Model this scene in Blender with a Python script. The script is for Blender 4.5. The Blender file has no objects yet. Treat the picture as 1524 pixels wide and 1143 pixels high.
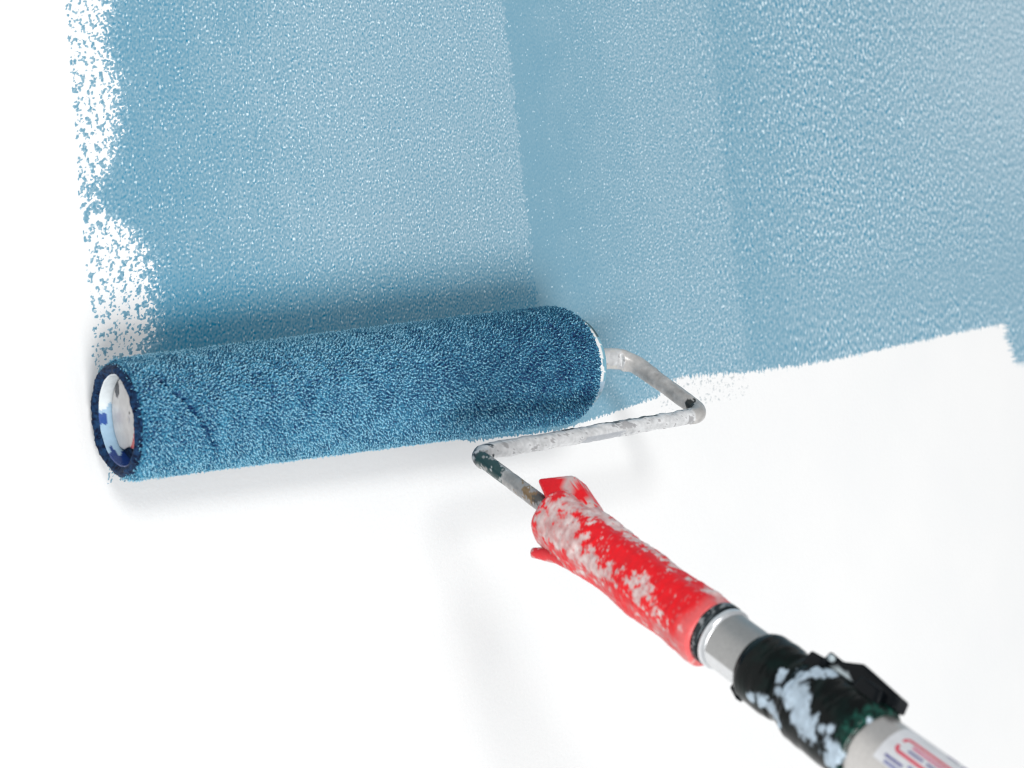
import bpy, math, random
import numpy as np
from mathutils import Vector, Matrix, noise as mn
random.seed(4); RNG = np.random.default_rng(4)
MM = 0.001                      # everything below is written in millimetres

# ------------------------------------------------------------------ camera, world, lamps, exposure
scene = bpy.context.scene
scene.render.engine = 'CYCLES'; scene.cycles.filter_width = 1.0
COL = scene.collection
CAM = np.array([-347.849, -563.346, 11.83])
RIGHT = np.array([0.76686287, -0.63217626, -0.11079041])
DOWN = np.array([-0.10259105, 0.04966201, -0.99348315])
FWD = np.array([0.63355854, 0.77323144, -0.02677167])
cd = bpy.data.cameras.new('camera'); cam = bpy.data.objects.new('camera', cd); COL.objects.link(cam)
mw = Matrix.Identity(4)
for i in range(3):
    mw[i][0] = RIGHT[i]; mw[i][1] = -DOWN[i]; mw[i][2] = -FWD[i]; mw[i][3] = CAM[i]*MM
cam.matrix_world = mw
cd.sensor_width = 36.0; cd.lens = 1967.82/1524*36.0
cd.clip_start = 0.01; cd.clip_end = 50
cd.dof.use_dof = True; cd.dof.focus_distance = 0.655; cd.dof.aperture_fstop = 11.5
scene.camera = cam

world = bpy.data.worlds.new("World"); scene.world = world; world.use_nodes = True
bg = world.node_tree.nodes['Background']
bg.inputs['Color'].default_value = (0.93, 0.965, 1.0, 1); bg.inputs['Strength'].default_value = 0.51

def area(name, pos, target, size, power, color):
    ld = bpy.data.lights.new(name, 'AREA'); ld.shape = 'DISK'; ld.size = size; ld.energy = power; ld.color = color
    o = bpy.data.objects.new(name, ld); COL.objects.link(o)
    o.location = [c*MM for c in pos]
    d = Vector([(b-a) for a, b in zip(pos, target)])
    o.rotation_euler = d.to_track_quat('-Z', 'Y').to_euler()
    return o
area('key_lamp', (-1010, -3300, -1780), (170, 0, 0), 1.75, 146, (1.0, 0.985, 0.965))
area('side_lamp', (-1330, -3500, 1650), (60, 0, -80), 1.00, 68, (1.0, 0.99, 0.97))
scene.view_settings.view_transform = 'Standard'; scene.view_settings.look = 'None'
scene.view_settings.exposure = -0.20; scene.view_settings.gamma = 1.0

# ------------------------------------------------------------------ helpers
def link(name, me, mat, parent=None):
    o = bpy.data.objects.new(name, me); COL.objects.link(o)
    if mat: me.materials.append(mat)
    if parent: o.parent = parent
    return o
def mesh_np(name, V, F, smooth=True, attrs=None, colors=None):
    """V (n,3) mm, F (m,k) int array with k = 3 or 4"""
    me = bpy.data.meshes.new(name)
    V = np.asarray(V, np.float32)*MM; F = np.asarray(F, np.int32); k = F.shape[1]
    me.vertices.add(len(V)); me.vertices.foreach_set('co', V.ravel())
    me.loops.add(F.size); me.loops.foreach_set('vertex_index', F.ravel())
    me.polygons.add(len(F)); me.polygons.foreach_set('loop_start', np.arange(len(F), dtype=np.int32)*k)
    try: me.polygons.foreach_set('loop_total', np.full(len(F), k, np.int32))
    except Exception: pass
    me.polygons.foreach_set('use_smooth', np.full(len(F), smooth, bool))
    me.update(calc_edges=True)
    for n, a in (attrs or {}).items():
        at = me.attributes.new(n, 'FLOAT', 'POINT'); at.data.foreach_set('value', np.asarray(a, np.float32))
    if colors is not None:
        at = me.attributes.new('tint', 'FLOAT_COLOR', 'POINT')
        c = np.ones((len(V), 4), np.float32); c[:, :3] = colors; at.data.foreach_set('color', c.ravel())
    return me
def tag(o, label=None, cat=None, group=None, kind=None):
    for k, v in (('label', label), ('category', cat), ('group', group), ('kind', kind)):
        if v: o[k] = v
    return o
def bandnoise(ny, nx, d, ly, lx, lo=0.6, hi=1.7, seed=0, power=0.0):
    """periodic gaussian noise whose wavelengths are near (ly, lx) mm on a d (dy,dx) mm grid; unit variance"""
    r = np.random.default_rng(seed)
    dy, dx = d if isinstance(d, tuple) else (d, d)
    w = r.standard_normal((ny, nx)).astype(np.float32)
    fy = np.fft.fftfreq(ny, dy)[:, None]*ly; fx = np.fft.rfftfreq(nx, dx)[None]*lx
    f = np.sqrt(fy*fy + fx*fx) + 1e-6
    H = np.exp(-np.log(f)**2/(2*(math.log(hi/lo)/2.5)**2))
    n = np.fft.irfft2(np.fft.rfft2(w)*H, s=(ny, nx)); return (n/n.std()).astype(np.float32)
def sample(N, Y, X, d):
    """bilinear, periodic"""
    dy, dx = d if isinstance(d, tuple) else (d, d)
    y = Y/dy; x = X/dx; y0 = np.floor(y).astype(int); x0 = np.floor(x).astype(int); fy = y-y0; fx = x-x0
    ny, nx = N.shape
    g = lambda a, b: N[a % ny, b % nx]
    return (g(y0, x0)*(1-fy)*(1-fx) + g(y0+1, x0)*fy*(1-fx) + g(y0, x0+1)*(1-fy)*fx + g(y0+1, x0+1)*fy*fx)
def sst(a, b, x):
    t = np.clip((x-a)/(b-a), 0, 1); return t*t*(3-2*t)
def grid_faces(nr, nc, wrap=False):
    i = np.arange(nr-1)[:, None]; j = np.arange(nc if wrap else nc-1)[None]
    j2 = (j+1) % nc
    return np.stack([i*nc+j, i*nc+j2, (i+1)*nc+j2, (i+1)*nc+j], -1).reshape(-1, 4)
def fbm(p, s, seed=0.0, octv=4):
    return mn.fractal(Vector((p[0]/s+seed, p[1]/s+seed*1.7, p[2]/s-seed)), 0.8, 2.1, octv)

# ------------------------------------------------------------------ materials
def mat(name):
    m = bpy.data.materials.new(name); m.use_nodes = True
    nt = m.node_tree; b = nt.nodes['Principled BSDF']; return m, nt, b
def ramp(nt, stops):
    r = nt.nodes.new('ShaderNodeValToRGB'); e = r.color_ramp.elements
    e[0].position, e[0].color = stops[0][0], (*stops[0][1], 1)
    e[1].position, e[1].color = stops[-1][0], (*stops[-1][1], 1)
    for p, c in stops[1:-1]:
        q = e.new(p); q.color = (*c, 1)
    return r
def noise_node(nt, scale, detail=4, rough=0.5, vec=None):
    n = nt.nodes.new('ShaderNodeTexNoise'); n.inputs['Scale'].default_value = scale
    n.inputs['Detail'].default_value = detail; n.inputs['Roughness'].default_value = rough
    if vec: nt.links.new(vec, n.inputs['Vector'])
    return n
def bump(nt, b, h, strength, dist):
    bp = nt.nodes.new('ShaderNodeBump'); bp.inputs['Strength'].default_value = strength; bp.inputs['Distance'].default_value = dist
    nt.links.new(h, bp.inputs['Height']); nt.links.new(bp.outputs['Normal'], b.inputs['Normal'])
def attr(nt, name):
    a = nt.nodes.new('ShaderNodeAttribute'); a.attribute_name = name; return a
def coord(nt): return nt.nodes.new('ShaderNodeTexCoord').outputs['Object']
def mixc(nt, fac, a, b, mode='MIX'):
    m = nt.nodes.new('ShaderNodeMix'); m.data_type = 'RGBA'; m.blend_type = mode
    for s, v in ((m.inputs[0], fac), (m.inputs[6], a), (m.inputs[7], b)):
        if hasattr(v, 'links') or hasattr(v, 'is_output'): nt.links.new(v, s)
        elif isinstance(v, tuple): s.default_value = (*v, 1)
        else: s.default_value = v
    return m.outputs[2]

# wall plaster
M_wall, nt, b = mat('white_plaster')
n1 = noise_node(nt, 9, 5, 0.55, coord(nt)); r = ramp(nt, [(0.3, (0.725, 0.732, 0.738)), (0.7, (0.755, 0.757, 0.758))])
nt.links.new(n1.outputs['Fac'], r.inputs['Fac']); nt.links.new(r.outputs['Color'], b.inputs['Base Color'])
b.inputs['Roughness'].default_value = 0.7
n2 = noise_node(nt, 420, 3, 0.6, coord(nt)); bump(nt, b, n2.outputs['Fac'], 0.6, 0.0003)

# blue wall paint film: colour from coat thickness plus painted shade and glare (thin spots let the white wall through)
M_paint, nt, b = mat('blue_wall_paint')
tone = attr(nt, 'tone'); thin = attr(nt, 'thin')
r = ramp(nt, [(0.0, (0.002, 0.185, 0.325)), (0.5, (0.172, 0.322, 0.415)), (1.0, (0.392, 0.505, 0.580))])
nt.links.new(tone.outputs['Fac'], r.inputs['Fac'])
c = mixc(nt, thin.outputs['Fac'], r.outputs['Color'], (0.72, 0.86, 0.92))
nt.links.new(c, b.inputs['Base Color'])
b.inputs['Roughness'].default_value = 0.42; b.inputs['Specular IOR Level'].default_value = 0.22
n2 = noise_node(nt, 900, 2, 0.6, coord(nt)); bump(nt, b, n2.outputs['Fac'], 0.3, 0.0002)

M_res, nt, b = mat('white_relief_shaded_grey'); b.inputs['Base Color'].default_value = (0.46, 0.50, 0.52, 1); b.inputs['Roughness'].default_value = 0.5  # grey base colour stands in for the shading of white flecks

# roller nap
M_nap, nt, b = mat('wet_blue_nap')
t_ = attr(nt, 'tone')
r = ramp(nt, [(0.0, (0.001, 0.022, 0.095)), (0.5, (0.055, 0.27, 0.42)), (1.0, (0.33, 0.64, 0.80))])
nt.links.new(t_.outputs['Fac'], r.inputs['Fac']); nt.links.new(r.outputs['Color'], b.inputs['Base Color'])
b.inputs['Roughness'].default_value = 0.45; b.inputs['Specular IOR Level'].default_value = 0.22
M_napbase, nt, b = mat('wet_navy_backing')
b.inputs['Base Color'].default_value = (0.02, 0.085, 0.19, 1); b.inputs['Roughness'].default_value = 0.6
M_naprim, nt, b = mat('wet_navy_pile_and_hollow_shade')
n1 = noise_node(nt, 500, 3, 0.6, coord(nt)); r = ramp(nt, [(0.35, (0.001, 0.003, 0.018)), (0.7, (0.012, 0.05, 0.13))])
nt.links.new(n1.outputs['Fac'], r.inputs['Fac']); nt.links.new(r.outputs['Color'], b.inputs['Base Color'])
b.inputs['Roughness'].default_value = 0.6; b.inputs['Specular IOR Level'].default_value = 0.12; bump(nt, b, n1.outputs['Fac'], 0.6, 0.0006)

def tinted(name, rough, metal=0.0, bs=0.25, bscale=700, coat=0.0, spec=0.5, bd=0.0002):
    m, nt, b = mat(name); t = attr(nt, 'tint')
    n = noise_node(nt, bscale, 4, 0.6, coord(nt))
    r = ramp(nt, [(0.3, (0.86, 0.86, 0.86)), (0.7, (1.0, 1.0, 1.0))]); nt.links.new(n.outputs['Fac'], r.inputs['Fac'])
    c = mixc(nt, 1.0, t.outputs['Color'], r.outputs['Color'], 'MULTIPLY')
    nt.links.new(c, b.inputs['Base Color']); b.inputs['Roughness'].default_value = rough
    b.inputs['Metallic'].default_value = metal; b.inputs['Specular IOR Level'].default_value = spec
    b.inputs['Coat Weight'].default_value = coat; bump(nt, b, n.outputs['Fac'], bs, bd)
    return m
M_wire = tinted('paint_caked_steel', 0.30, 0.15, 0.6, 450)
M_red = tinted('red_plastic_with_dried_paint', 0.42, 0.0, 0.35, 500, spec=0.3)
M_black = tinted('black_plastic_with_paint', 0.14, 0.0, 0.25, 260, spec=0.14)
M_cap = tinted('paint_smeared_plastic', 0.25, 0.0, 0.15, 300)
M_alu = tinted('brushed_aluminium', 0.34, 0.85, 0.1, 900)
M_label = tinted('printed_label', 0.4, 0.0, 0.05, 200)

# ------------------------------------------------------------------ wall with its rolled coats
wall_v = []; wall_f = []
def box(V, F, x0, x1, y0, y1, z0, z1):
    k = len(V)
    V += [(x, y, z) for x in (x0, x1) for y in (y0, y1) for z in (z0, z1)]
    F += [(k, k+1, k+3, k+2), (k+4, k+6, k+7, k+5), (k, k+4, k+5, k+1), (k+2, k+3, k+7, k+6), (k, k+2, k+6, k+4), (k+1, k+5, k+7, k+3)]
box(wall_v, wall_f, -1300, 2600, 0, 60, -1500, 1300)
wall = link('wall', mesh_np('wall', wall_v, wall_f, False), M_wall)
tag(wall, 'white plaster wall half covered with light blue paint by the roller', 'wall', kind='structure')

xs = np.concatenate([np.arange(-124, 330, 0.55), np.arange(330, 716, 0.8), np.arange(716, 1150, 6.0)])
zs = np.concatenate([np.arange(-66, 225, 0.55), np.arange(225, 262, 0.8), np.arange(262, 640, 6.0)])
X, Z = np.meshgrid(xs, zs)
D = 0.5
worm = bandnoise(1024, 2048, D, 2.1, 2.0, 0.5, 1.9, seed=1); worm2 = bandnoise(1024, 2048, D, 7, 5, seed=2)
spk = bandnoise(1024, 2048, D, 2.2, 1.4, 0.6, 1.7, seed=3); spk2 = bandnoise(1024, 2048, D, 4.0, 3.6, seed=4); spk3 = bandnoise(1024, 2048, D, 7.5, 4.0, seed=8)
big = bandnoise(1024, 2048, D, 60, 45, 0.4, 2.4, seed=5); streak = bandnoise(1024, 2048, D, 8, 2.2, seed=6)
S = lambda N: sample(N, Z, X, D)
w1, w2, s1, s2, bg_, st, s3 = S(worm), S(worm2), S(spk), S(spk2), S(big), S(streak), S(spk3)
edge_n = sample(worm2, Z, X*0+17, D)*0.8 + sample(worm, Z, X*0+41, D)*0.5
# outer (left) limit and the line where the coat turns solid, as functions of height
zk = [-70, 26, 36, 50, 66, 82, 92, 100, 112, 135, 150, 168, 187, 250, 420, 640]
xo = np.interp(Z, [-70, 26, 82, 126, 185, 640], [-121, -120, -118, -116.2, -113.5, -112]) + 0.5*edge_n
xsol = np.interp(Z, zk, [-98, -97, -91, -90, -88, -93, -104, -108, -101, -95, -93, -97, -92, -96, -93, -95]) + 2.2*w2*0.6
t = (X-xo)/np.maximum(xsol-xo, 2)
tau = np.where(t < 0.75, 0.95-0.35*t, 0.69-(t-0.75)*4.5) - 0.75*w2
tau = np.where((t > 0) & (t < 0.12), tau-0.25, tau)
tau = np.where(X < xo, 9, tau)
dense = sst(118, 100, Z)*sst(84, 96, Z)            # a fuller patch part way up the ragged edge
tau = tau - 0.9*dense*(t > 0)
m_left = w1 - tau
m_left = np.where(t > 1.6, 9, m_left)
XE = X + np.where(X > 608, 2.6*sample(worm, Z, X*0+77, D)+1.5*w1, 0)
zb = np.interp(XE, [-130, 55, 80, 148, 209, 226, 238, 250, 308, 380, 447, 533, 600, 619, 621, 628, 634, 660, 1200],
               [-27, -27, -35, -37, -29.5, -27, -20, -17, -20.5, -21, -18.6, -14.9, -12.5, -12.5, -14, -28, -46, -50, -52])
fr = sample(streak, Z*0.25, X, D)*0.9 + 0.5*sample(worm, Z*0+9, X, D)
rough4 = sst(618, 626, X)
m_bot = (Z - zb - fr*(0.45+0.55*sst(210, 260, X)))/1.1 + 0.5*w1 + 1.6*rough4*w1
rough_end = sst(612, 624, X)
m_bot = m_bot - rough_end*sst(18, 0, Z-zb)*2.6 + rough_end*0.6
m = np.minimum(m_left, m_bot)
# band borders
bw = lambda x0, k: x0 + 0.9*sample(worm2, Z, Z*0+k, D) + 0.5*sample(worm, Z, Z*0+k, D)
B1x, B2x, B3x = bw(138.5, 30), bw(307, 70)+1.5*sample(big, Z, Z*0+5, D), bw(626, 110)
d1 = X-B1x; d2 = X-B2x; d3 = X-B3x
dark2 = np.where(d1 > 0, 1-sst(0, 120, d1+3*bg_), 0)            # stroke 2: smooth deep band beside the border
dark3 = np.where(d2 > 0, 1-sst(0, 110, d2+5*bg_), 0)
darkL = np.where(d1 < 0, 1-sst(-100, 25, X+4*bg_), 0)
near = np.where(d1 < 0, sst(76+4*w2, 34, Z)*sst(-118, -70, X)*(0.85+0.3*bg_*0.3), 0)          # shade above the roller painted into the tone, over fresh wet paint
spdens = 0.95 - 0.60*dark2*sst(120, 30, d1) - 0.18*dark3 - 0.15*darkL
tone = 0.61 + 0.008*bg_ - 0.13*dark2 - 0.085*dark3*sst(0, 5, d2) - 0.20*darkL - (0.30+0.06*sst(-60, 40, X))*near + 0.16*sst(430, 680, X)*sst(40, 190, Z) + 0.006*w2  # paler upper right is haze glare put into the coat's tone
tone = np.where(d1 < 0, tone+0.02, tone)
low = sst(70, -10, Z)*sst(300, 360, X)
far = sst(180, 420, X)
sp = s1*(1-low)+ (0.8*st+0.3*s3)*low
sp = (0.9*sp+0.3*s2)*(1-far*(1-low)) + (0.45*s1+0.55*s2+0.6*s3)*far*(1-low)
thin = sst(0.75, 2.0, sp + (spdens-1)*1.2)*0.80
tone = tone + (0.24+0.08*far)*sp*(spdens-0.1)
drop = np.where((dark2 > 0.25), sst(1.75, 2.5, w1)*0.8, 0)
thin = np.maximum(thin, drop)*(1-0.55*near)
thin = np.maximum(thin, 0.22*sst(0.6, 0.0, m)*(m_left < 6))
H = np.clip(m*0.14, -0.12, 0.16) + (0.036*sp + 0.012*w1)*(m > 0.1)*(0.6+0.5*spdens) + 0.03*(d1 < 0)
V = np.stack([X, -H, Z], -1).reshape(-1, 3)
F = grid_faces(len(zs), len(xs))[:, ::1]
Hf = H.reshape(-1)
keep = (Hf[F] > 0).any(1)
F = F[keep]
cx = V[F].mean(1)
dd1 = d1.reshape(-1)[F[:, 0]]; dd2 = d2.reshape(-1)[F[:, 0]]; dd3 = d3.reshape(-1)[F[:, 0]]
groups = [(dd1 < 0, 'wide freshly rolled blue stroke with a ragged speckled left edge'), ((dd1 >= 0) & (dd2 < 0), 'blue stroke right of the roller with a smooth deeper band'),
          ((dd2 >= 0) & (dd3 < 0), 'wide grainy blue stroke ending in an upward slanting lower edge'), (dd3 >= 0, 'blue stroke at the right border reaching lowest')]
def submesh(name, sel, mt, lab=None, parent=wall):
    f = F[sel]; u, inv = np.unique(f, return_inverse=True)
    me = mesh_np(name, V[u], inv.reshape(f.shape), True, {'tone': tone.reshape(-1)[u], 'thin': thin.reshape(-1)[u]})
    o = link(name, me, mt, parent)
    if lab: o['label'] = lab
    return o
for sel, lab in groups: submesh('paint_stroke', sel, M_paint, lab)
# rough white residue below the second stroke, its shading put into the colour
xr = np.arange(222, 312, 0.6); zr = np.arange(-42, -12, 0.6); XR, ZR = np.meshgrid(xr, zr)
wr = sample(worm, ZR+200, XR, D)
inside = np.minimum(sst(0, 6, XR-224)*sst(311, 306, XR), sst(-40, -33, ZR))*sst(-14, -17, ZR-0*XR)
HR = np.where(inside > 0.02, (wr-0.95+0.55*sample(worm2, ZR+90, XR, D)-1.2*(1-inside))*0.30, -0.1)
VR = np.stack([XR, -HR, ZR], -1).reshape(-1, 3); FR = grid_faces(len(zr), len(xr)); FR = FR[(HR.reshape(-1)[FR] > 0).any(1)]
o = link('paint_residue', mesh_np('paint_residue', VR, FR), M_res, wall); o['label'] = 'rough raised white speckle, its shading coloured in grey, below the blue edge'

for x, z, rr in ((-205.0, 79.0, 0.55), (512.0, 148.0, 1.6)):
    a = np.linspace(0, 2*math.pi, 14, endpoint=False)
    Vs = np.concatenate([np.stack([x+rr*k*np.cos(a), np.full(14, -0.4*(1-k*k)+0.02), z+rr*k*np.sin(a)*1.2], 1) for k in (1.0, 0.6, 0.1)])
    o = link('paint_speck', mesh_np('paint_speck', Vs, grid_faces(3, 14, True), True, {'tone': np.full(42, 0.0), 'thin': np.full(42, 1.0 if rr > 1 else 0.0)}), M_paint, wall)

# ------------------------------------------------------------------ paint roller: root
root = bpy.data.objects.new('paint_roller', None); COL.objects.link(root); root.empty_display_size = 0.05
tag(root, 'paint roller with blue soaked nap, bent wire frame and red handle on extension pole', 'paint roller')
RL, RR = 26.8, 33.0
def rad(x): return RL + (RR-RL)*(x+125)/250.0

# sleeve: plastic core tube (its hollow left end shows)
def lathe(name, prof, n=96, tilt=True, mt=None, parent=None, color=None, closed=False, attrs=None):
    """prof: list of (x, r) about the roller axis"""
    a = np.linspace(0, 2*math.pi, n, endpoint=False)
    rows = []
    for x, r in prof:
        rc = rad(x); rows.append(np.stack([np.full(n, x), -rc + r*np.cos(a), r*np.sin(a)], 1))
    Vv = np.concatenate(rows); Ff = grid_faces(len(prof), n, True)
    cols = None
    if color: cols = np.array([color(x, r, aa) for (x, r) in prof for aa in a])
    return link(name, mesh_np(name, Vv, Ff, True, None, cols), mt, parent)
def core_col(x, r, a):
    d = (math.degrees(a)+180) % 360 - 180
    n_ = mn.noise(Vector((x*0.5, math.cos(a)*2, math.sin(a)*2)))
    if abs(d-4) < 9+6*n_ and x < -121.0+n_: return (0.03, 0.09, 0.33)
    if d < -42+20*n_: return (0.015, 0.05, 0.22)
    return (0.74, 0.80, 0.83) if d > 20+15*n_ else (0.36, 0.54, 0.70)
sleeve = lathe('sleeve', [(-123.6, 19.2), (-124.2, 20.1), (-124.2, 21.4), (-120, 21.6), (120, 24.0), (123.6, 24.0), (123.6, 21.0), (110, 19.5), (-110, 19.0)] + [(-117-0.66*k, 19.0+0.02*k) for k in range(11)], n=240, mt=M_cap, parent=root, color=core_col)

# nap surface: displaced wet pile
NX, NA = 640, 460
dx, da = 250.0/NX, 2*math.pi*29/NA
cl = bandnoise(NA, NX, (da, dx), 1.9, 1.55, 0.6, 1.8, seed=11); cl2 = bandnoise(NA, NX, (da, dx), 4.2, 3.4, seed=12); cl3 = bandnoise(NA, NX, (da, dx), 28, 20, 0.4, 2.2, seed=13)
xv = np.linspace(-125, 125, NX); av = np.linspace(0, 2*math.pi, NA, endpoint=False)
AV, XV = np.meshgrid(av, xv, indexing='ij')
def endround(x):
    l = np.clip((x+125)/5.5, 0, 1); r_ = np.clip((125-x)/10.0, 0, 1)
    return 4.3*(1-np.sqrt(1-(1-l)**2)) + 5.4*(1-np.sqrt(1-(1-r_)**2))
# angle is measured from +y (wall side) towards +z; the camera sees angles around 180 deg
def seam(x, a):
    """slanting parting in the pile near the left end"""
    deg = np.degrees(a)
    xc = -111 + (deg-140)*(-0.0) + (205-deg)*0.0
    xc = np.interp(deg, [120, 150, 180, 215, 240], [-116, -111, -101, -92, -88])
    g = np.exp(-((x-xc)/1.25)**2)*sst(135, 150, deg)*sst(238, 222, deg)
    xc2 = np.interp(deg, [150, 180, 200], [-62, -66, -70]); g2 = 0.5*np.exp(-((x-xc2)/0.8)**2)*sst(150, 162, deg)*sst(205, 190, deg)
    k_ = np.clip(0.50 + 0.55*np.sin(deg*0.23)*np.sin(deg*0.61+1.0) + 0.25*np.sin(deg*1.9), 0.05, 1)
    return np.maximum(g*k_, g2*k_)
SEAM = seam(XV, AV)
dispN = 0.62*cl + 0.40*cl2 + 0.18*cl3
RB = (RL + (RR-RL)*(XV+125)/250) - 1.5 - endround(XV) + np.clip(dispN*0.80, -1.5, 1.0) - 2.2*SEAM
flat = sst(40, 10, np.degrees(np.abs((AV+math.pi) % (2*math.pi)-math.pi)))       # pile pressed flat where it touches the wall
RC = RL + (RR-RL)*(XV+125)/250
Y = -RC + RB*np.cos(AV); Y = np.minimum(Y, -0.35)
V2 = np.stack([XV, Y, RB*np.sin(AV)], -1).reshape(-1, 3)
F2 = grid_faces(NA, NX)
last = np.arange(NX-1)
F2 = np.concatenate([F2, np.stack([(NA-1)*NX+last, (NA-1)*NX+last+1, last+1, last], 1)])
tn = np.clip(0.20 + 0.16*cl + 0.04*cl3 - 0.14*sst(-40, 125, XV) - 0.3*SEAM, 0, 1).reshape(-1)  # pits and parting darkened: their shade is painted into the tone
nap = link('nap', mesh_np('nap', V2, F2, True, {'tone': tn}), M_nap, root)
nap['label'] = 'thick pile soaked in blue paint'

# pile tufts (uncountable): bent tapering fibres clumped by the same noise
def make_tufts(n, seed):
    r = np.random.default_rng(seed)
    x = r.uniform(-124.6, 124.2, n); a = r.uniform(0, 2*math.pi, n)
    deg = np.degrees(a); ok = (deg > 28) & (deg < 332); x, a = x[ok], a[ok]; n = len(x)
    g = lambda N: sample(N, a/(2*math.pi)*NA, (x+125)/dx, 1.0)
    h = g(cl); disp = g(RB.astype(np.float32))
    sm = seam(x, a)
    keep = r.random(n) > sm*2.2; x, a, h, disp = x[keep], a[keep], h[keep], disp[keep]; n = len(x)
    rc = rad(x); er = np.stack([np.zeros(n), np.cos(a), np.sin(a)], 1); ea = np.stack([np.zeros(n), -np.sin(a), np.cos(a)], 1); ex = np.tile([1., 0, 0], (n, 1))
    base = np.stack([x, -rc + (disp-0.25)*np.cos(a), (disp-0.25)*np.sin(a)], 1)
    # lean follows the slope of the clump noise so neighbours bunch together
    e = 0.5
    gx = sample(cl, a/(2*math.pi)*NA, (x+125)/dx+1, 1.0)-sample(cl, a/(2*math.pi)*NA, (x+125)/dx-1, 1.0)
    ga = sample(cl, a/(2*math.pi)*NA+1, (x+125)/dx, 1.0)-sample(cl, a/(2*math.pi)*NA-1, (x+125)/dx, 1.0)
    endl = np.clip((-117-x)/8, 0, 1); endr = np.clip((x-112)/13, 0, 1)
    lx = 0.55*gx + 0.30*r.standard_normal(n) - 0.9*endl + 0.9*endr
    la = 0.55*ga + 0.30*r.standard_normal(n) + 0.25
    d = er + lx[:, None]*ex*0.8 + la[:, None]*ea*0.8; d /= np.linalg.norm(d, axis=1)[:, None]
    L = (0.75 + 0.35*r.random(n))*(1+0.25*np.clip(h, -1.5, 1.5))
    w = 0.15 + 0.09*r.random(n)
    side = np.cross(d, ea); side /= np.linalg.norm(side, axis=1)[:, None]; s2_ = np.cross(d, side)
    d2_ = d + 0.5*(lx[:, None]*ex + la[:, None]*ea); d2_ /= np.linalg.norm(d2_, axis=1)[:, None]
    mid = base + d*(L*0.6)[:, None]; tip = mid + d2_*(L*0.42)[:, None]
    P = []
    for c_, ww in ((base, 1.0), (mid, 0.85)):
        for k in range(3):
            th = 2*math.pi*k/3; P.append(c_ + (w*ww)[:, None]*(math.cos(th)*side + math.sin(th)*s2_))
    P.append(tip)
    P = np.stack(P, 1); P[:, :, 1] = np.minimum(P[:, :, 1], -0.12)
    i = np.arange(n)[:, None]*7
    tris = np.concatenate([i+np.array([a_, b_, c_]) for a_, b_, c_ in ((0, 1, 4), (0, 4, 3), (1, 2, 5), (1, 5, 4), (2, 0, 3), (2, 3, 5), (3, 4, 6), (4, 5, 6), (5, 3, 6))])
    tone_ = np.clip(0.86 + 0.30*h + 0.09*r.standard_normal(n) + 0.06*g(cl3) + 0.08*g(cl2) - 0.52*sst(-50, 125, x) - 0.20*sst(122, 92, np.degrees(a)) - 0.45*sst(-121, -123, x), 0, 1)  # shade painted into the tone: darker over the top and low in clumps
    return P.reshape(-1, 3), tris, np.repeat(tone_, 7)
Pv, Pt, Pn = make_tufts(128000, 21)
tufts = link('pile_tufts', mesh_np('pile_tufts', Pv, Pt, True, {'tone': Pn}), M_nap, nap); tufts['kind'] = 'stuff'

# left end face of the nap: dark wet backing ring with an uneven outline
def ring_face(name, x_in, x_out, r0, r1, bul, mt, seed, parent, sgn=-1, n=180, k=10):
    a = np.linspace(0, 2*math.pi, n, endpoint=False); V_ = []
    for j in range(k+1):
        t_ = j/k
        for aa in a:
            nz = mn.noise(Vector((math.cos(aa)*4+seed, math.sin(aa)*4, t_*2)))*0.7 + mn.noise(Vector((math.cos(aa)*14+seed, math.sin(aa)*14, t_*6)))*0.45
            rr = r0 + (r1-r0)*t_ + nz*(0.4 if 0 < j else 0.15)
            xx = x_in + (x_out-x_in)*math.sin(math.pi*min(1, t_*1.05)) + sgn*bul*nz*math.sin(math.pi*t_)
            V_.append((xx, min(-rad(xx)+rr*math.cos(aa), -0.3), rr*math.sin(aa)))
    return link(name, mesh_np(name, V_, grid_faces(k+1, n, True)), mt, parent)
er_ = ring_face('nap_end', -123.8, -126.2, 19.6, 24.4, 0.9, M_naprim, 3.1, nap)
er_['label'] = 'dark navy wet ring of pile round the hollow left end'

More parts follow.
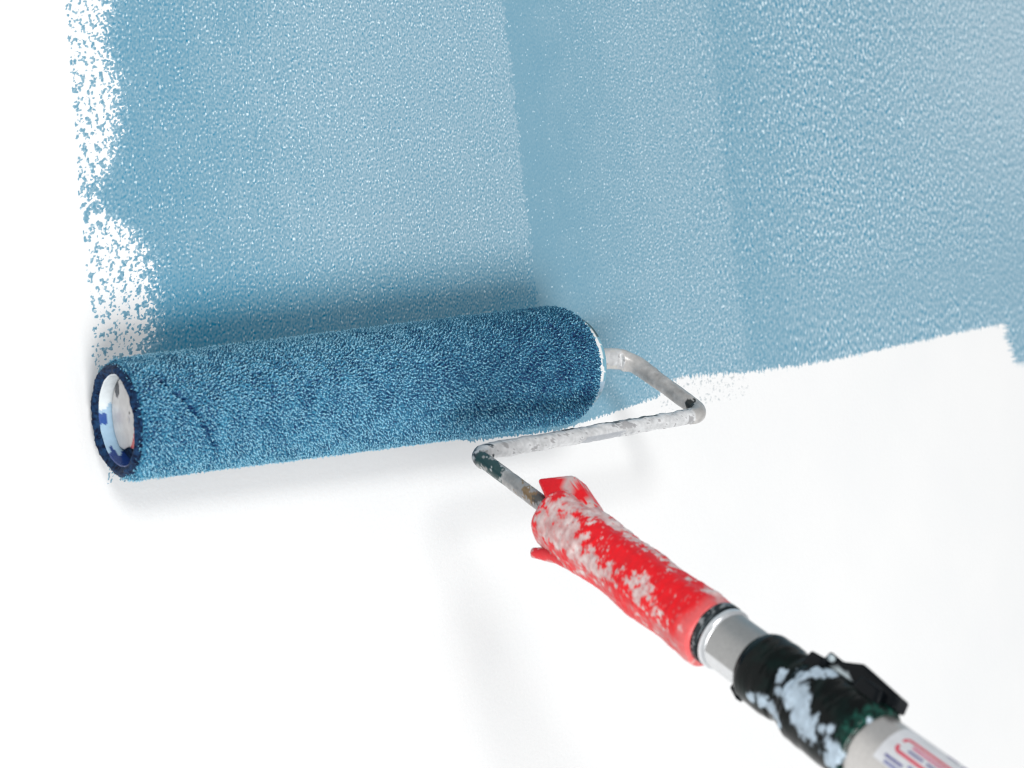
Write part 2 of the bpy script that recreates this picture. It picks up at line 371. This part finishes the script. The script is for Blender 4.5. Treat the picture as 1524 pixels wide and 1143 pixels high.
# recessed white end plate inside the left end: a disc with its lower part missing, red smear
def plate():
    n = 140; R0 = 18.1; V_ = [(-118.6, -rad(-120), 0)]; C_ = []
    rows = 16
    pts = []
    for j in range(1, rows+1):
        for i in range(n):
            aa = 2*math.pi*i/n; rr = R0*j/rows
            y = rr*math.cos(aa); z = rr*math.sin(aa)
            zc = -12.6 + 0.6*math.sin(y*0.5) + 0.05*y
            if z < zc: z = zc
            V_.append((-118.6 - 0.8*(1-(rr/R0)**2), -rad(-120)+y, z))
    T = []
    for i in range(n): T.append((0, 1+(i+1) % n, 1+i, 0))
    V_ = np.array(V_); Fq = grid_faces(rows, n, True)+1
    tri = np.array([(a_, b_, c_, c_) for a_, b_, c_, _ in T])
    cols = []
    for v_ in V_:
        y = v_[1]+rad(-120); z = v_[2]
        nz = fbm((y, z, 0), 6, 2.0)
        c_ = np.array([0.66, 0.645, 0.64])*(0.94+0.08*nz)
        tt = min(1, max(0, (-2-z)/10)); yc = -6.6+4.6*tt*tt
        if abs(y-yc) < 0.7+2.6*tt+0.8*nz and -12.5 < z < -2.5: c_ = np.array([0.62, 0.09, 0.09])
        if (y-9.5)**2 + (z-14)**2*0.35 < 5+6*nz and z > 8: c_ = np.array([0.02, 0.02, 0.03])
        if (y+2)**2+(z-2.5)**2 < 0.5: c_ = np.array([0.1, 0.1, 0.1])
        cols.append(c_)
    me = bpy.data.meshes.new('end_plate'); me.from_pydata([tuple(v_*MM) for v_ in V_], [], [tuple(q[:3]) for q in tri.tolist()]+[tuple(q) for q in Fq.tolist()])
    at = me.attributes.new('tint', 'FLOAT_COLOR', 'POINT'); cc = np.ones((len(V_), 4), np.float32); cc[:, :3] = cols; at.data.foreach_set('color', cc.ravel())
    me.polygons.foreach_set('use_smooth', [True]*len(me.polygons))
    o = link('end_plate', me, M_cap, sleeve); o['label'] = 'off white end plate with a red smear, cut away at the bottom'
    return o
plate()
lathe('inner_tube', [(-117.2, 18.9), (-117.0, 0.5)], mt=M_naprim, parent=sleeve)  # dark disc closing the hollow end, coloured to stand for its deep shade

# right end cap: shallow smeared plastic cap with raised rim, white streak round it
def cap_col(x, r, a):
    nz = fbm((math.cos(a)*9, math.sin(a)*9, x), 6, 5.0)
    deg = math.degrees(a) % 360
    base = np.array([0.16, 0.36, 0.46])*(1+0.3*nz)
    if 95 < deg < 205 and abs(x-(127.6+1.2*nz)) < 1.1 and r > 20: base = np.array([0.82, 0.84, 0.84])
    elif deg < 150 and x > 128.6 and deg > 90: base = np.array([0.03, 0.09, 0.11])
    elif deg >= 205 and nz > -0.1: base = np.array([0.36, 0.50, 0.62])
    return base
lathe('end_cap', [(121, 25.2), (124, 25.9), (126.0, 26.0), (126.8, 26.1), (127.6, 25.9), (128.4, 25.9), (129.3, 25.9), (130.6, 25.7), (131.4, 25.1), (131.7, 24.0), (131.3, 22.8), (130.3, 21.8), (130.0, 15), (131.2, 9), (134, 7.4), (136, 6.6), (136.3, 0.5)], n=200, mt=M_cap, parent=root, color=cap_col)

# ------------------------------------------------------------------ swept tubes with per-vertex tint
def sweep(name, pts, radf, colf, nseg=40, mt=None, parent=None, cap=True):
    pts = np.asarray(pts, float); n = len(pts)
    T = np.gradient(pts, axis=0); T /= np.linalg.norm(T, axis=1)[:, None]
    N = np.zeros_like(T); up = np.array([0, 0, 1.]); v = np.cross(T[0], up); N[0] = v/np.linalg.norm(v)
    for i in range(1, n):
        v = N[i-1]-T[i]*(N[i-1]@T[i]); N[i] = v/np.linalg.norm(v)
    Bn = np.cross(T, N); s = np.concatenate([[0], np.cumsum(np.linalg.norm(np.diff(pts, axis=0), axis=1))])
    V_ = []; C_ = []
    for i in range(n):
        for j in range(nseg):
            a = 2*math.pi*j/nseg; dirn = math.cos(a)*N[i]+math.sin(a)*Bn[i]
            rr = radf(s[i], a, pts[i]+dirn*4); P = pts[i]+dirn*rr
            V_.append(P); C_.append(colf(s[i], a, P, dirn))
    F_ = grid_faces(n, nseg, True)
    if cap:
        V_ += [pts[0], pts[-1]]; C_ += [C_[0], C_[-1]]
        k = n*nseg; j = np.arange(nseg); j2 = (j+1) % nseg
        F_ = np.concatenate([F_, np.stack([np.full(nseg, k), j2, j, j], 1), np.stack([np.full(nseg, k+1), (n-1)*nseg+j, (n-1)*nseg+j2, (n-1)*nseg+j2], 1)])
    quads = F_[:(n-1)*nseg]; tr = F_[(n-1)*nseg:, :3]
    me = bpy.data.meshes.new(name); me.from_pydata([tuple(p*MM) for p in V_], [], quads.tolist()+tr.tolist())
    at = me.attributes.new('tint', 'FLOAT_COLOR', 'POINT'); cc = np.ones((len(V_), 4), np.float32); cc[:, :3] = C_; at.data.foreach_set('color', cc.ravel())
    me.polygons.foreach_set('use_smooth', [True]*len(me.polygons)); me.update()
    return link(name, me, mt, parent)
def fillet(P, radii, step=0.9):
    P = [np.array(p, float) for p in P]; out = [P[0]]
    for i in range(1, len(P)-1):
        a = P[i-1]-P[i]; b_ = P[i+1]-P[i]; la, lb = np.linalg.norm(a), np.linalg.norm(b_); a /= la; b_ /= lb
        th = math.acos(np.clip(a@b_, -1, 1)); tdist = radii[i]/math.tan(th/2)
        p0, p1 = P[i]+a*tdist, P[i]+b_*tdist
        c_ = P[i] + (a+b_)/np.linalg.norm(a+b_)*radii[i]/math.sin(th/2)
        r0, r1 = p0-c_, p1-c_; ang = math.acos(np.clip(r0@r1/(radii[i]**2), -1, 1)); k = max(4, int(ang*radii[i]/step))
        for q in range(k+1):
            f = q/k; out.append(c_ + (math.sin((1-f)*ang)*r0+math.sin(f*ang)*r1)/math.sin(ang))
    out.append(P[-1])
    res = [out[0]]
    for p in out[1:]:
        L = np.linalg.norm(p-res[-1]); k = max(1, int(round(L/step)))
        a0 = res[-1]
        for q in range(1, k+1): res.append(a0+(p-a0)*q/k)
    return np.array(res)
DD = np.array([-0.08779078, -0.91433886, -0.39531915]); E1 = np.array([-0.81270815, -0.16373691, 0.55919199]); E2 = np.array([-0.5760193, 0.370371, -0.72871605])
P3 = np.array([20.602, -81.129, -34.328])
def pol(s, a=0.0, b_=0.0): return P3 + DD*s + E1*a + E2*b_

# wire frame
A0 = np.array([100., -29.5, 0]); Bn1 = np.array([173.5, -29.5, 0.5]); Bn2 = np.array([176.6, -81.1, -34.3])
fp = fillet([A0, Bn1, Bn2, P3, pol(95)], [0, 15, 7.5, 8.5, 0])
xk = fp
def seg_of(P):
    """0 axle, 1 right leg, 2 crossbar, 3 left leg"""
    if P[1] > -34 and P[0] > 60: return 0
    if P[0] > 166: return 1
    if P[1] > -87: return 2
    return 3
def wrad(s, a, P):
    k = seg_of(P); base = {0: 5.6, 1: 4.5, 2: 4.0, 3: 3.6}[k]
    if k == 0: base = 5.9 if P[0] > 140 else 4.2
    if k == 1: base = 5.5 - 1.0*min(1, max(0, (-30-P[1])/25))
    if k == 2 and P[0] < 32: base = 4.1
    amp = {0: 0.6, 1: 0.22, 2: 0.5, 3: 0.12}[k]
    return base + amp*fbm(P, 9, 1.3) + amp*0.5*fbm(P, 3, 4.0)
def wcol(s, a, P, dn):
    k = seg_of(P); n1 = fbm(P, 7, 0.4); n2 = fbm(P, 2.6, 7.7); n3 = fbm(P, 14, 3.1)
    if k == 0: return (0.66+0.1*n1+0.06*n2, 0.645+0.1*n1+0.06*n2, 0.63+0.1*n1)
    if k == 1:
        c_ = np.array([0.46, 0.45, 0.44])*(1+0.22*n1+0.2*n2)
        f = min(1, max(0, (-34-P[1])/14)); c_ = np.array([0.66, 0.64, 0.62])*(1-f)+c_*f
        dpt = np.linalg.norm(P-np.array([170.5, -77, -27.5]))
        if dpt < 3.2+4*n2+2*n1: c_ = np.array([0.03, 0.035, 0.035])
        return c_
    if k == 2:
        c_ = np.array([0.66, 0.67, 0.68])*(1+0.14*n1+0.20*n2)
        up = dn[2]
        if up > 0.90-0.10*n3 and 60 < P[0] < 168 and n3+0.8*n1 > 0.0: c_ = np.array([0.10, 0.10, 0.10])
        if n2 > 0.55 or n3+0.5*n2 > 0.62: c_ = np.array([0.40, 0.40, 0.41])
        if up < -0.35 and 85 < P[0]+5*n1+3*n2 < 112: c_ = np.array([0.45, 0.47, 0.50])
        if P[0] < 31 and n2+0.6*n1+0.7*(-dn[0]) > 0.35: c_ = np.array([0.05, 0.06, 0.07])
        return c_
    c_ = np.array([0.40, 0.39, 0.38])*(1+0.3*n1+0.25*n2)
    if P[1] > -106 and n1+0.9*n2-0.5*dn[0] > 0.25: c_ = np.array([0.03, 0.07, 0.07])
    if -129 < P[1]+5*n2 < -114 and n1+n2 > 0.15: c_ = np.array([0.28, 0.18, 0.09])
    if P[1]+4*n2 < -128 and n2+n1 > -0.2: c_ = np.array([0.10, 0.095, 0.085])
    if n2 > 0.6: c_ = np.array([0.66, 0.66, 0.65])
    return c_
frame = sweep('wire_frame', fp, wrad, wcol, 36, M_wire, root)
frame['label'] = 'bent steel wire frame caked with dried white paint'

# red grip along the pole axis
def pole_line(s0, s1, step, off=(0, 0)): return np.array([pol(s, off[0], off[1]) for s in np.arange(s0, s1+1e-6, step)])
def loc(P): q = P-P3; return q@DD, q@E1, q@E2
def grad(s, a, P):
    s_, u_, v_ = loc(P); ss = s_
    prof = np.interp(ss, [66, 68, 72, 85, 100, 118, 135, 150, 160, 164, 165.5], [13.0, 14.0, 14.0, 13.2, 13.0, 12.9, 12.7, 12.9, 13.1, 12.9, 12.2])
    ang = math.atan2(v_, u_)
    bumps = 0.35*math.sin(ss*0.21+0.5)*max(0, -math.cos(ang-1.4)) + 0.5*math.sin(ss*0.16)*max(0, math.cos(ang-1.5))
    f_ = gpaint(P)[0]
    return prof + bumps + 0.18*fbm(P, 6, 2.2) + 0.38*math.cos(6*ang+0.6+0.012*ss) + 0.28*min(1, max(0, f_/0.4)) + 0.10*fbm(P, 1.8, 4.2)
def gpaint(P):
    s_, u_, v_ = loc(P); ang = math.degrees(math.atan2(v_, u_)); n1 = fbm(P, 9, 0.9); n2 = fbm(P, 3.2, 5.5)
    # dried paint: lies along the lower flank and over the front end, patchy elsewhere
    f = 1.25*math.exp(-((ang-28)/26)**2)*(1 if s_ < 132 else math.exp(-((s_-132)/20)**2)) + 0.85*math.exp(-((s_-84)/13)**2)*(1 if ang < 40 else 0.4)
    f += 0.75*math.exp(-((s_-76)/10)**2)*math.exp(-((ang+35)/45)**2)
    if ang < -50: f += 0.72
    if ang > 62: f += 0.45
    if ang < -60 and s_ > 120: f += 0.2
    n4 = fbm(P, 1.5, 3.5); return f - 0.84 + 0.85*n1 + 0.75*n2 + 0.35*n4, n1, n2, ang, s_
def gcol(s, a, P, dn):
    f, n1, n2, ang, s_ = gpaint(P)
    red = np.array([0.93, 0.004, 0.012])*(1+0.08*n2); w = np.array([0.66, 0.585, 0.565])*(1+0.32*n2+0.22*n1)
    pink = np.array([0.75, 0.20, 0.20])
    k = min(1, max(0, (f+0.06)/0.26)); k = k*(0.80+0.2*n2); k = max(0, min(1, k)); c_ = red*(1-k)+w*k
    if ang > 50 and k < 0.9:
        q_ = min(0.75, max(0, 0.30+0.9*n1+0.5*n2)); c_ = c_*(1-q_)+pink*q_
    q_ = min(1, max(0, (s_-157+2*n1)/5))*0.6; c_ = c_*(1-q_)+np.array([0.88, 0.22, 0.22])*q_
    sp_ = fbm(P, 1.6, 9.1)
    if sp_ > 0.55: c_ = c_*0.4+pink*0.6
    return c_
grip = sweep('handle_grip', pole_line(66, 165.5, 0.6, (0, 1.2)), grad, gcol, 110, M_red, root)
grip['label'] = 'red plastic handle smeared with dried white paint'

def block(name, corners, a0, a1, mt, parent, colf, bev=1.6, seg=3, sub=3):
    """prism: polygon in the (s, v) plane of the pole, extruded along the side facing outwards, rounded"""
    import bmesh
    bm = bmesh.new()
    lo = [bm.verts.new(Vector(pol(s, a0, v))*MM) for s, v in corners]; hi = [bm.verts.new(Vector(pol(s, a1, v))*MM) for s, v in corners]
    n = len(corners); bm.faces.new(lo); bm.faces.new(hi[::-1])
    for i in range(n): bm.faces.new((lo[i], hi[i], hi[(i+1) % n], lo[(i+1) % n]))
    bmesh.ops.recalc_face_normals(bm, faces=bm.faces)
    bmesh.ops.bevel(bm, geom=bm.edges[:]+bm.verts[:], offset=bev*MM, segments=seg, affect='EDGES', profile=0.5)
    bmesh.ops.triangulate(bm, faces=[f for f in bm.faces if len(f.verts) > 4])
    bmesh.ops.subdivide_edges(bm, edges=bm.edges[:], cuts=sub, use_grid_fill=True)
    me = bpy.data.meshes.new(name); bm.to_mesh(me); bm.free()
    for p in me.polygons: p.use_smooth = True
    at = me.attributes.new('tint', 'FLOAT_COLOR', 'POINT'); cc = np.ones((len(me.vertices), 4), np.float32)
    for i, v_ in enumerate(me.vertices): cc[i, :3] = colf(0, 0, np.array(v_.co)/MM, None)
    at.data.foreach_set('color', cc.ravel())
    return link(name, me, mt, parent)
def lugcol(s, a, P, dn):
    n1 = fbm(P, 6, 3.3); n2 = fbm(P, 2.5, 1.5); s_, u_, v_ = loc(P)
    f = 0.62 - math.hypot(s_-67, v_+12)/8.5 + max(0, s_-74)*0.12 + 0.9*n1 + 0.5*n2
    k = min(1, max(0, (f-0.08)/0.12)); return np.array([0.93, 0.004, 0.012])*(1-k)+np.array([0.66, 0.50, 0.48])*k
block('hanging_lug', [(47.5, -7.2), (64.5, -18.0), (84, -12.6), (88, -4), (69, 1.5)], -5.5, 7.0, M_red, grip, lugcol, 3.0, 4)
sweep('spur', fillet([pol(98, 0, 8.3), pol(80, 0, 12.8), pol(67.4, 0, 18.6)], [0, 14, 0], 0.6), lambda s, a, P: 5.9-0.115*s+0.15*fbm(P,3,1), lambda s, a, P, d: (np.array([0.80, 0.03, 0.04]) if fbm(P, 4, 2.0) < 0.15 else np.array([0.72, 0.32, 0.31])), 32, M_red, grip)

# ------------------------------------------------------------------ extension pole
pole = sweep('extension_pole', pole_line(226, 900, 6), lambda s, a, P: 12.5, lambda s, a, P, d: (0.66, 0.64, 0.62), 96, M_alu, root)
pole['label'] = 'grey aluminium extension pole with printed label'
inner = sweep('inner_tube', pole_line(160, 240, 1.0), lambda s, a, P: 11.0 if abs(math.sin(3*a)) > 0.0 else 11.0,
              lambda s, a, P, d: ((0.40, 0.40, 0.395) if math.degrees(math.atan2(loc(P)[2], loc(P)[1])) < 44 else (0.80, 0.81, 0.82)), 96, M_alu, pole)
def ferr(s, a, P):
    return np.interp(s, [0, 0.6, 1.2, 3.4, 4.0, 4.4, 5.0, 6.6, 7.2, 7.6], [11.6, 12.2, 12.3, 12.2, 11.3, 11.3, 12.0, 12.0, 11.5, 11.0])
def ferrcol(s, a, P, d):
    if s < 4.6:
        n_ = fbm(P, 3, 1.0); return (0.03, 0.04, 0.045) if n_+0.2 > 0 or s > 3.4 else (0.30, 0.32, 0.33)
    return (0.78, 0.80, 0.82)
sweep('ferrule', pole_line(164.2, 171.8, 0.2), ferr, ferrcol, 120, tinted('dulled_steel', 0.3, 0.7, 0.2, 600), pole)

WB = [(217, 5, 5.5, 1.1), (212, 2, 4.5, 1.0), (222, 22, 5.5, 1.1), (226, 32, 4.5, 1.0), (212, -24, 3.0, 1.0), (215, -42, 3.2, 1.0), (217.5, -56, 3.0, 1.0), (206, -2, 2.6, 0.9),
      (208, 14, 2.6, 0.9), (203, 46, 3.2, 1.0), (207, 52, 3.6, 1.0), (212, 50, 3.0, 1.0), (199, 52, 2.4, 1.0), (236, 28, 3.0, 1.0), (238, 38, 3.4, 1.0), (236, 48, 3.2, 1.0), (205, -12, 1.8, 0.9), (230, 18, 2.0, .8),
      (233, 12, 1.6, .8), (241, -30, 1.2, .5)]
def wfield(P):
    s_, u_, v_ = loc(P); ang = math.degrees(math.atan2(v_, u_)); f = -9
    for sc, ac, rr, _ in WB:
        f = max(f, 1-math.hypot(s_-sc, (ang-ac)*0.25)/rr)
    return f + 0.62*fbm((s_*1.0, ang*0.09, 3.0), 3.2, 2.0) + 0.25*fbm(P, 1.6, 6.0), s_, ang
def crad(s, a, P):
    s_, u_, v_ = loc(P)
    ss = s_ + 0.7*fbm(P, 8, 6.0) - 5.0*max(0, -v_/14.0)*(1 if s_ > 225 else 0)*min(1, (s_-225)/12 if s_ > 225 else 0)
    rib = 0.5 if 208.5 < s_ < 211 else 0
    r0 = np.interp(ss, [186.8, 187.8, 190, 198, 203.5, 205.0, 209.5, 213, 226, 233, 238.5, 239.6, 240.0], [11.2, 12.5, 13.4, 13.6, 13.0, 12.2, 12.4, 14.5, 14.8, 14.8, 14.5, 13.6, 12.45])
    f, _, _ = wfield(P); return 12.2 if ss > 239.8 else r0 + rib + 0.32*max(0, min(1, f*3)) + 0.22*fbm(P, 5, 3)
def ccol(s, a, P, d):
    f, s_, ang = wfield(P); n2 = fbm(P, 2.2, 8.0)
    k = min(1, max(0, f/0.30))
    blk = np.array([0.004, 0.006, 0.006]); g = max(0, fbm(P, 7, 1.0)+0.05)*0.9
    blk = blk + np.array([0.0, 0.010, 0.008])*g*(2 if ang < -60 else 1)
    if s_ > 235+2*n2: blk = blk+np.array([0.01, 0.075, 0.055])*max(0, 0.45+1.3*n2)*(1 if ang < 15 else 0.5)
    w = np.array([0.50, 0.61, 0.71])*(1+0.22*n2+0.15*fbm(P, 5, 4.4))
    return blk*(1-k)+w*k
collar = sweep('locking_collar', pole_line(186.8, 245.5, 0.45), crad, ccol, 130, M_black, pole, cap=False)
collar['label'] = 'black locking collar splashed with pale paint'
blkc = lambda s, a, P, d: (np.array([0.005, 0.007, 0.009]) if fbm(P, 2.4, 3.0) < 0.42 else np.array([0.62, 0.72, 0.78]))
def levcol(s, a, P, d):
    s_, u_, v_ = loc(P)
    for sc, vc, r_ in ((213, -16, 1.0), (217.5, -14.3, 1.7), (220.5, -14.5, 1.4), (222.5, -13.3, 1.6)):
        if math.hypot(s_-sc, v_-vc) < r_ and u_ > 2: return np.array([0.66, 0.76, 0.80])
    return np.array([0.005, 0.007, 0.009])
block('lever', [(209.5, -11), (210.5, -18.2), (216.6, -17.7), (223.2, -21.0), (240.0, -19.0), (241.0, -14.6), (228, -10)], -4.5, 4.8, M_black, collar, levcol, 0.8, 2, 4)
block('catch', [(184.8, 9.0), (184.9, 12.6), (190.0, 14.6), (191.0, 10.5)], -1.8, 2.2, M_black, collar, levcol, 0.6, 2, 2)

block('clamp_ear', [(206.0, -9), (206.6, -14.6), (213.0, -15.2), (214.0, -10)], 3.6, 8.2, M_black, collar, levcol, 0.7, 2, 3)
sweep('pivot_pin', [pol(213, a_, -16.2) for a_ in np.arange(3.0, 6.6, 0.4)], lambda s, a, P: 1.3, lambda s, a, P, d: (0.60, 0.70, 0.74), 20, M_black, collar)
block('latch_tab', [(226, -12), (227, -17.5), (236, -17.2), (238, -11)], 5.0, 8.0, M_black, collar, levcol, 0.7, 2, 3)

# printed label wrapped on the pole
def wrap(name, S0, S1, A0_, A1_, r, mt, parent, col, ns=30, na=40, round_=0, shear=0.0):
    V_ = []; C_ = []
    for i in range(ns+1):
        for j in range(na+1):
            s_ = S0+(S1-S0)*i/ns; an = math.radians(A0_+(A1_-A0_)*j/na)
            V_.append(pol(s_, r*math.cos(an), r*math.sin(an))); C_.append(col)
    return link(name, mesh_np(name, V_, grid_faces(ns+1, na+1), True, None, np.array(C_)), mt, parent)
lab = wrap('label', 248.7, 330, -82, 8, 12.56, M_label, pole, (0.78, 0.79, 0.82), 40, 40)
def loop_strip(name, s0, s1, a0, a1, rr, w, col, r=12.62):
    # rounded rectangle outline; a in mm of arc
    pts = []
    for cx_, ca_, st_ in ((s0+rr, a1-rr, 90), (s0+rr, a0+rr, 180), (s1-rr, a0+rr, 270), (s1-rr, a1-rr, 0)):
        for q in range(9):
            t_ = math.radians(st_+q*90/8); pts.append((cx_+rr*math.cos(t_), ca_+rr*math.sin(t_), math.cos(t_), math.sin(t_)))
    V_ = []
    for (x, y, nx_, ny_) in pts:
        for k in (0, 1):
            xx, yy = x-nx_*w*k, y-ny_*w*k; an = yy/r; V_.append(pol(xx, r*math.cos(an), r*math.sin(an)))
    n = len(pts); F_ = [(2*i, 2*i+1, 2*((i+1) % n)+1, 2*((i+1) % n)) for i in range(n)]
    # long straight sides are split so that they follow the curve along the tube
    return link(name, mesh_np(name, V_, F_, True, None, np.tile(col, (len(V_), 1))), M_label, lab)
deg2mm = 12.62*math.pi/180
loop_strip('red_border', 252.4, 300, -49*deg2mm, -17*deg2mm, 2.0, 1.15, (0.75, 0.05, 0.10))
def dash(s0, s1, ac, wd, col): return wrap('lettering', s0, s1, ac-wd/2, ac+wd/2, 12.63, M_label, lab, col, 6, 3)
for s0, s1, ac, wd, c_ in [(251.6, 258.5, -5, 4, (0.10, 0.10, 0.32)), (252.6, 262, 3, 5, (0.25, 0.27, 0.48)), (256.5, 262.2, -29, 4, (0.14, 0.12, 0.32)), (263.5, 268, -29, 4, (0.14, 0.12, 0.32)),
                           (256.5, 270, -38, 4.5, (0.72, 0.12, 0.25)), (264, 268, -74, 6, (0.12, 0.10, 0.3)), (269.5, 276, -74, 6, (0.12, 0.10, 0.3)), (260, 266, -10, 4, (0.12, 0.12, 0.36)),
                           (270, 290, -29, 4, (0.14, 0.12, 0.32)), (268, 288, -8, 5, (0.12, 0.12, 0.36))]:
    dash(s0, s1, ac, wd, c_)
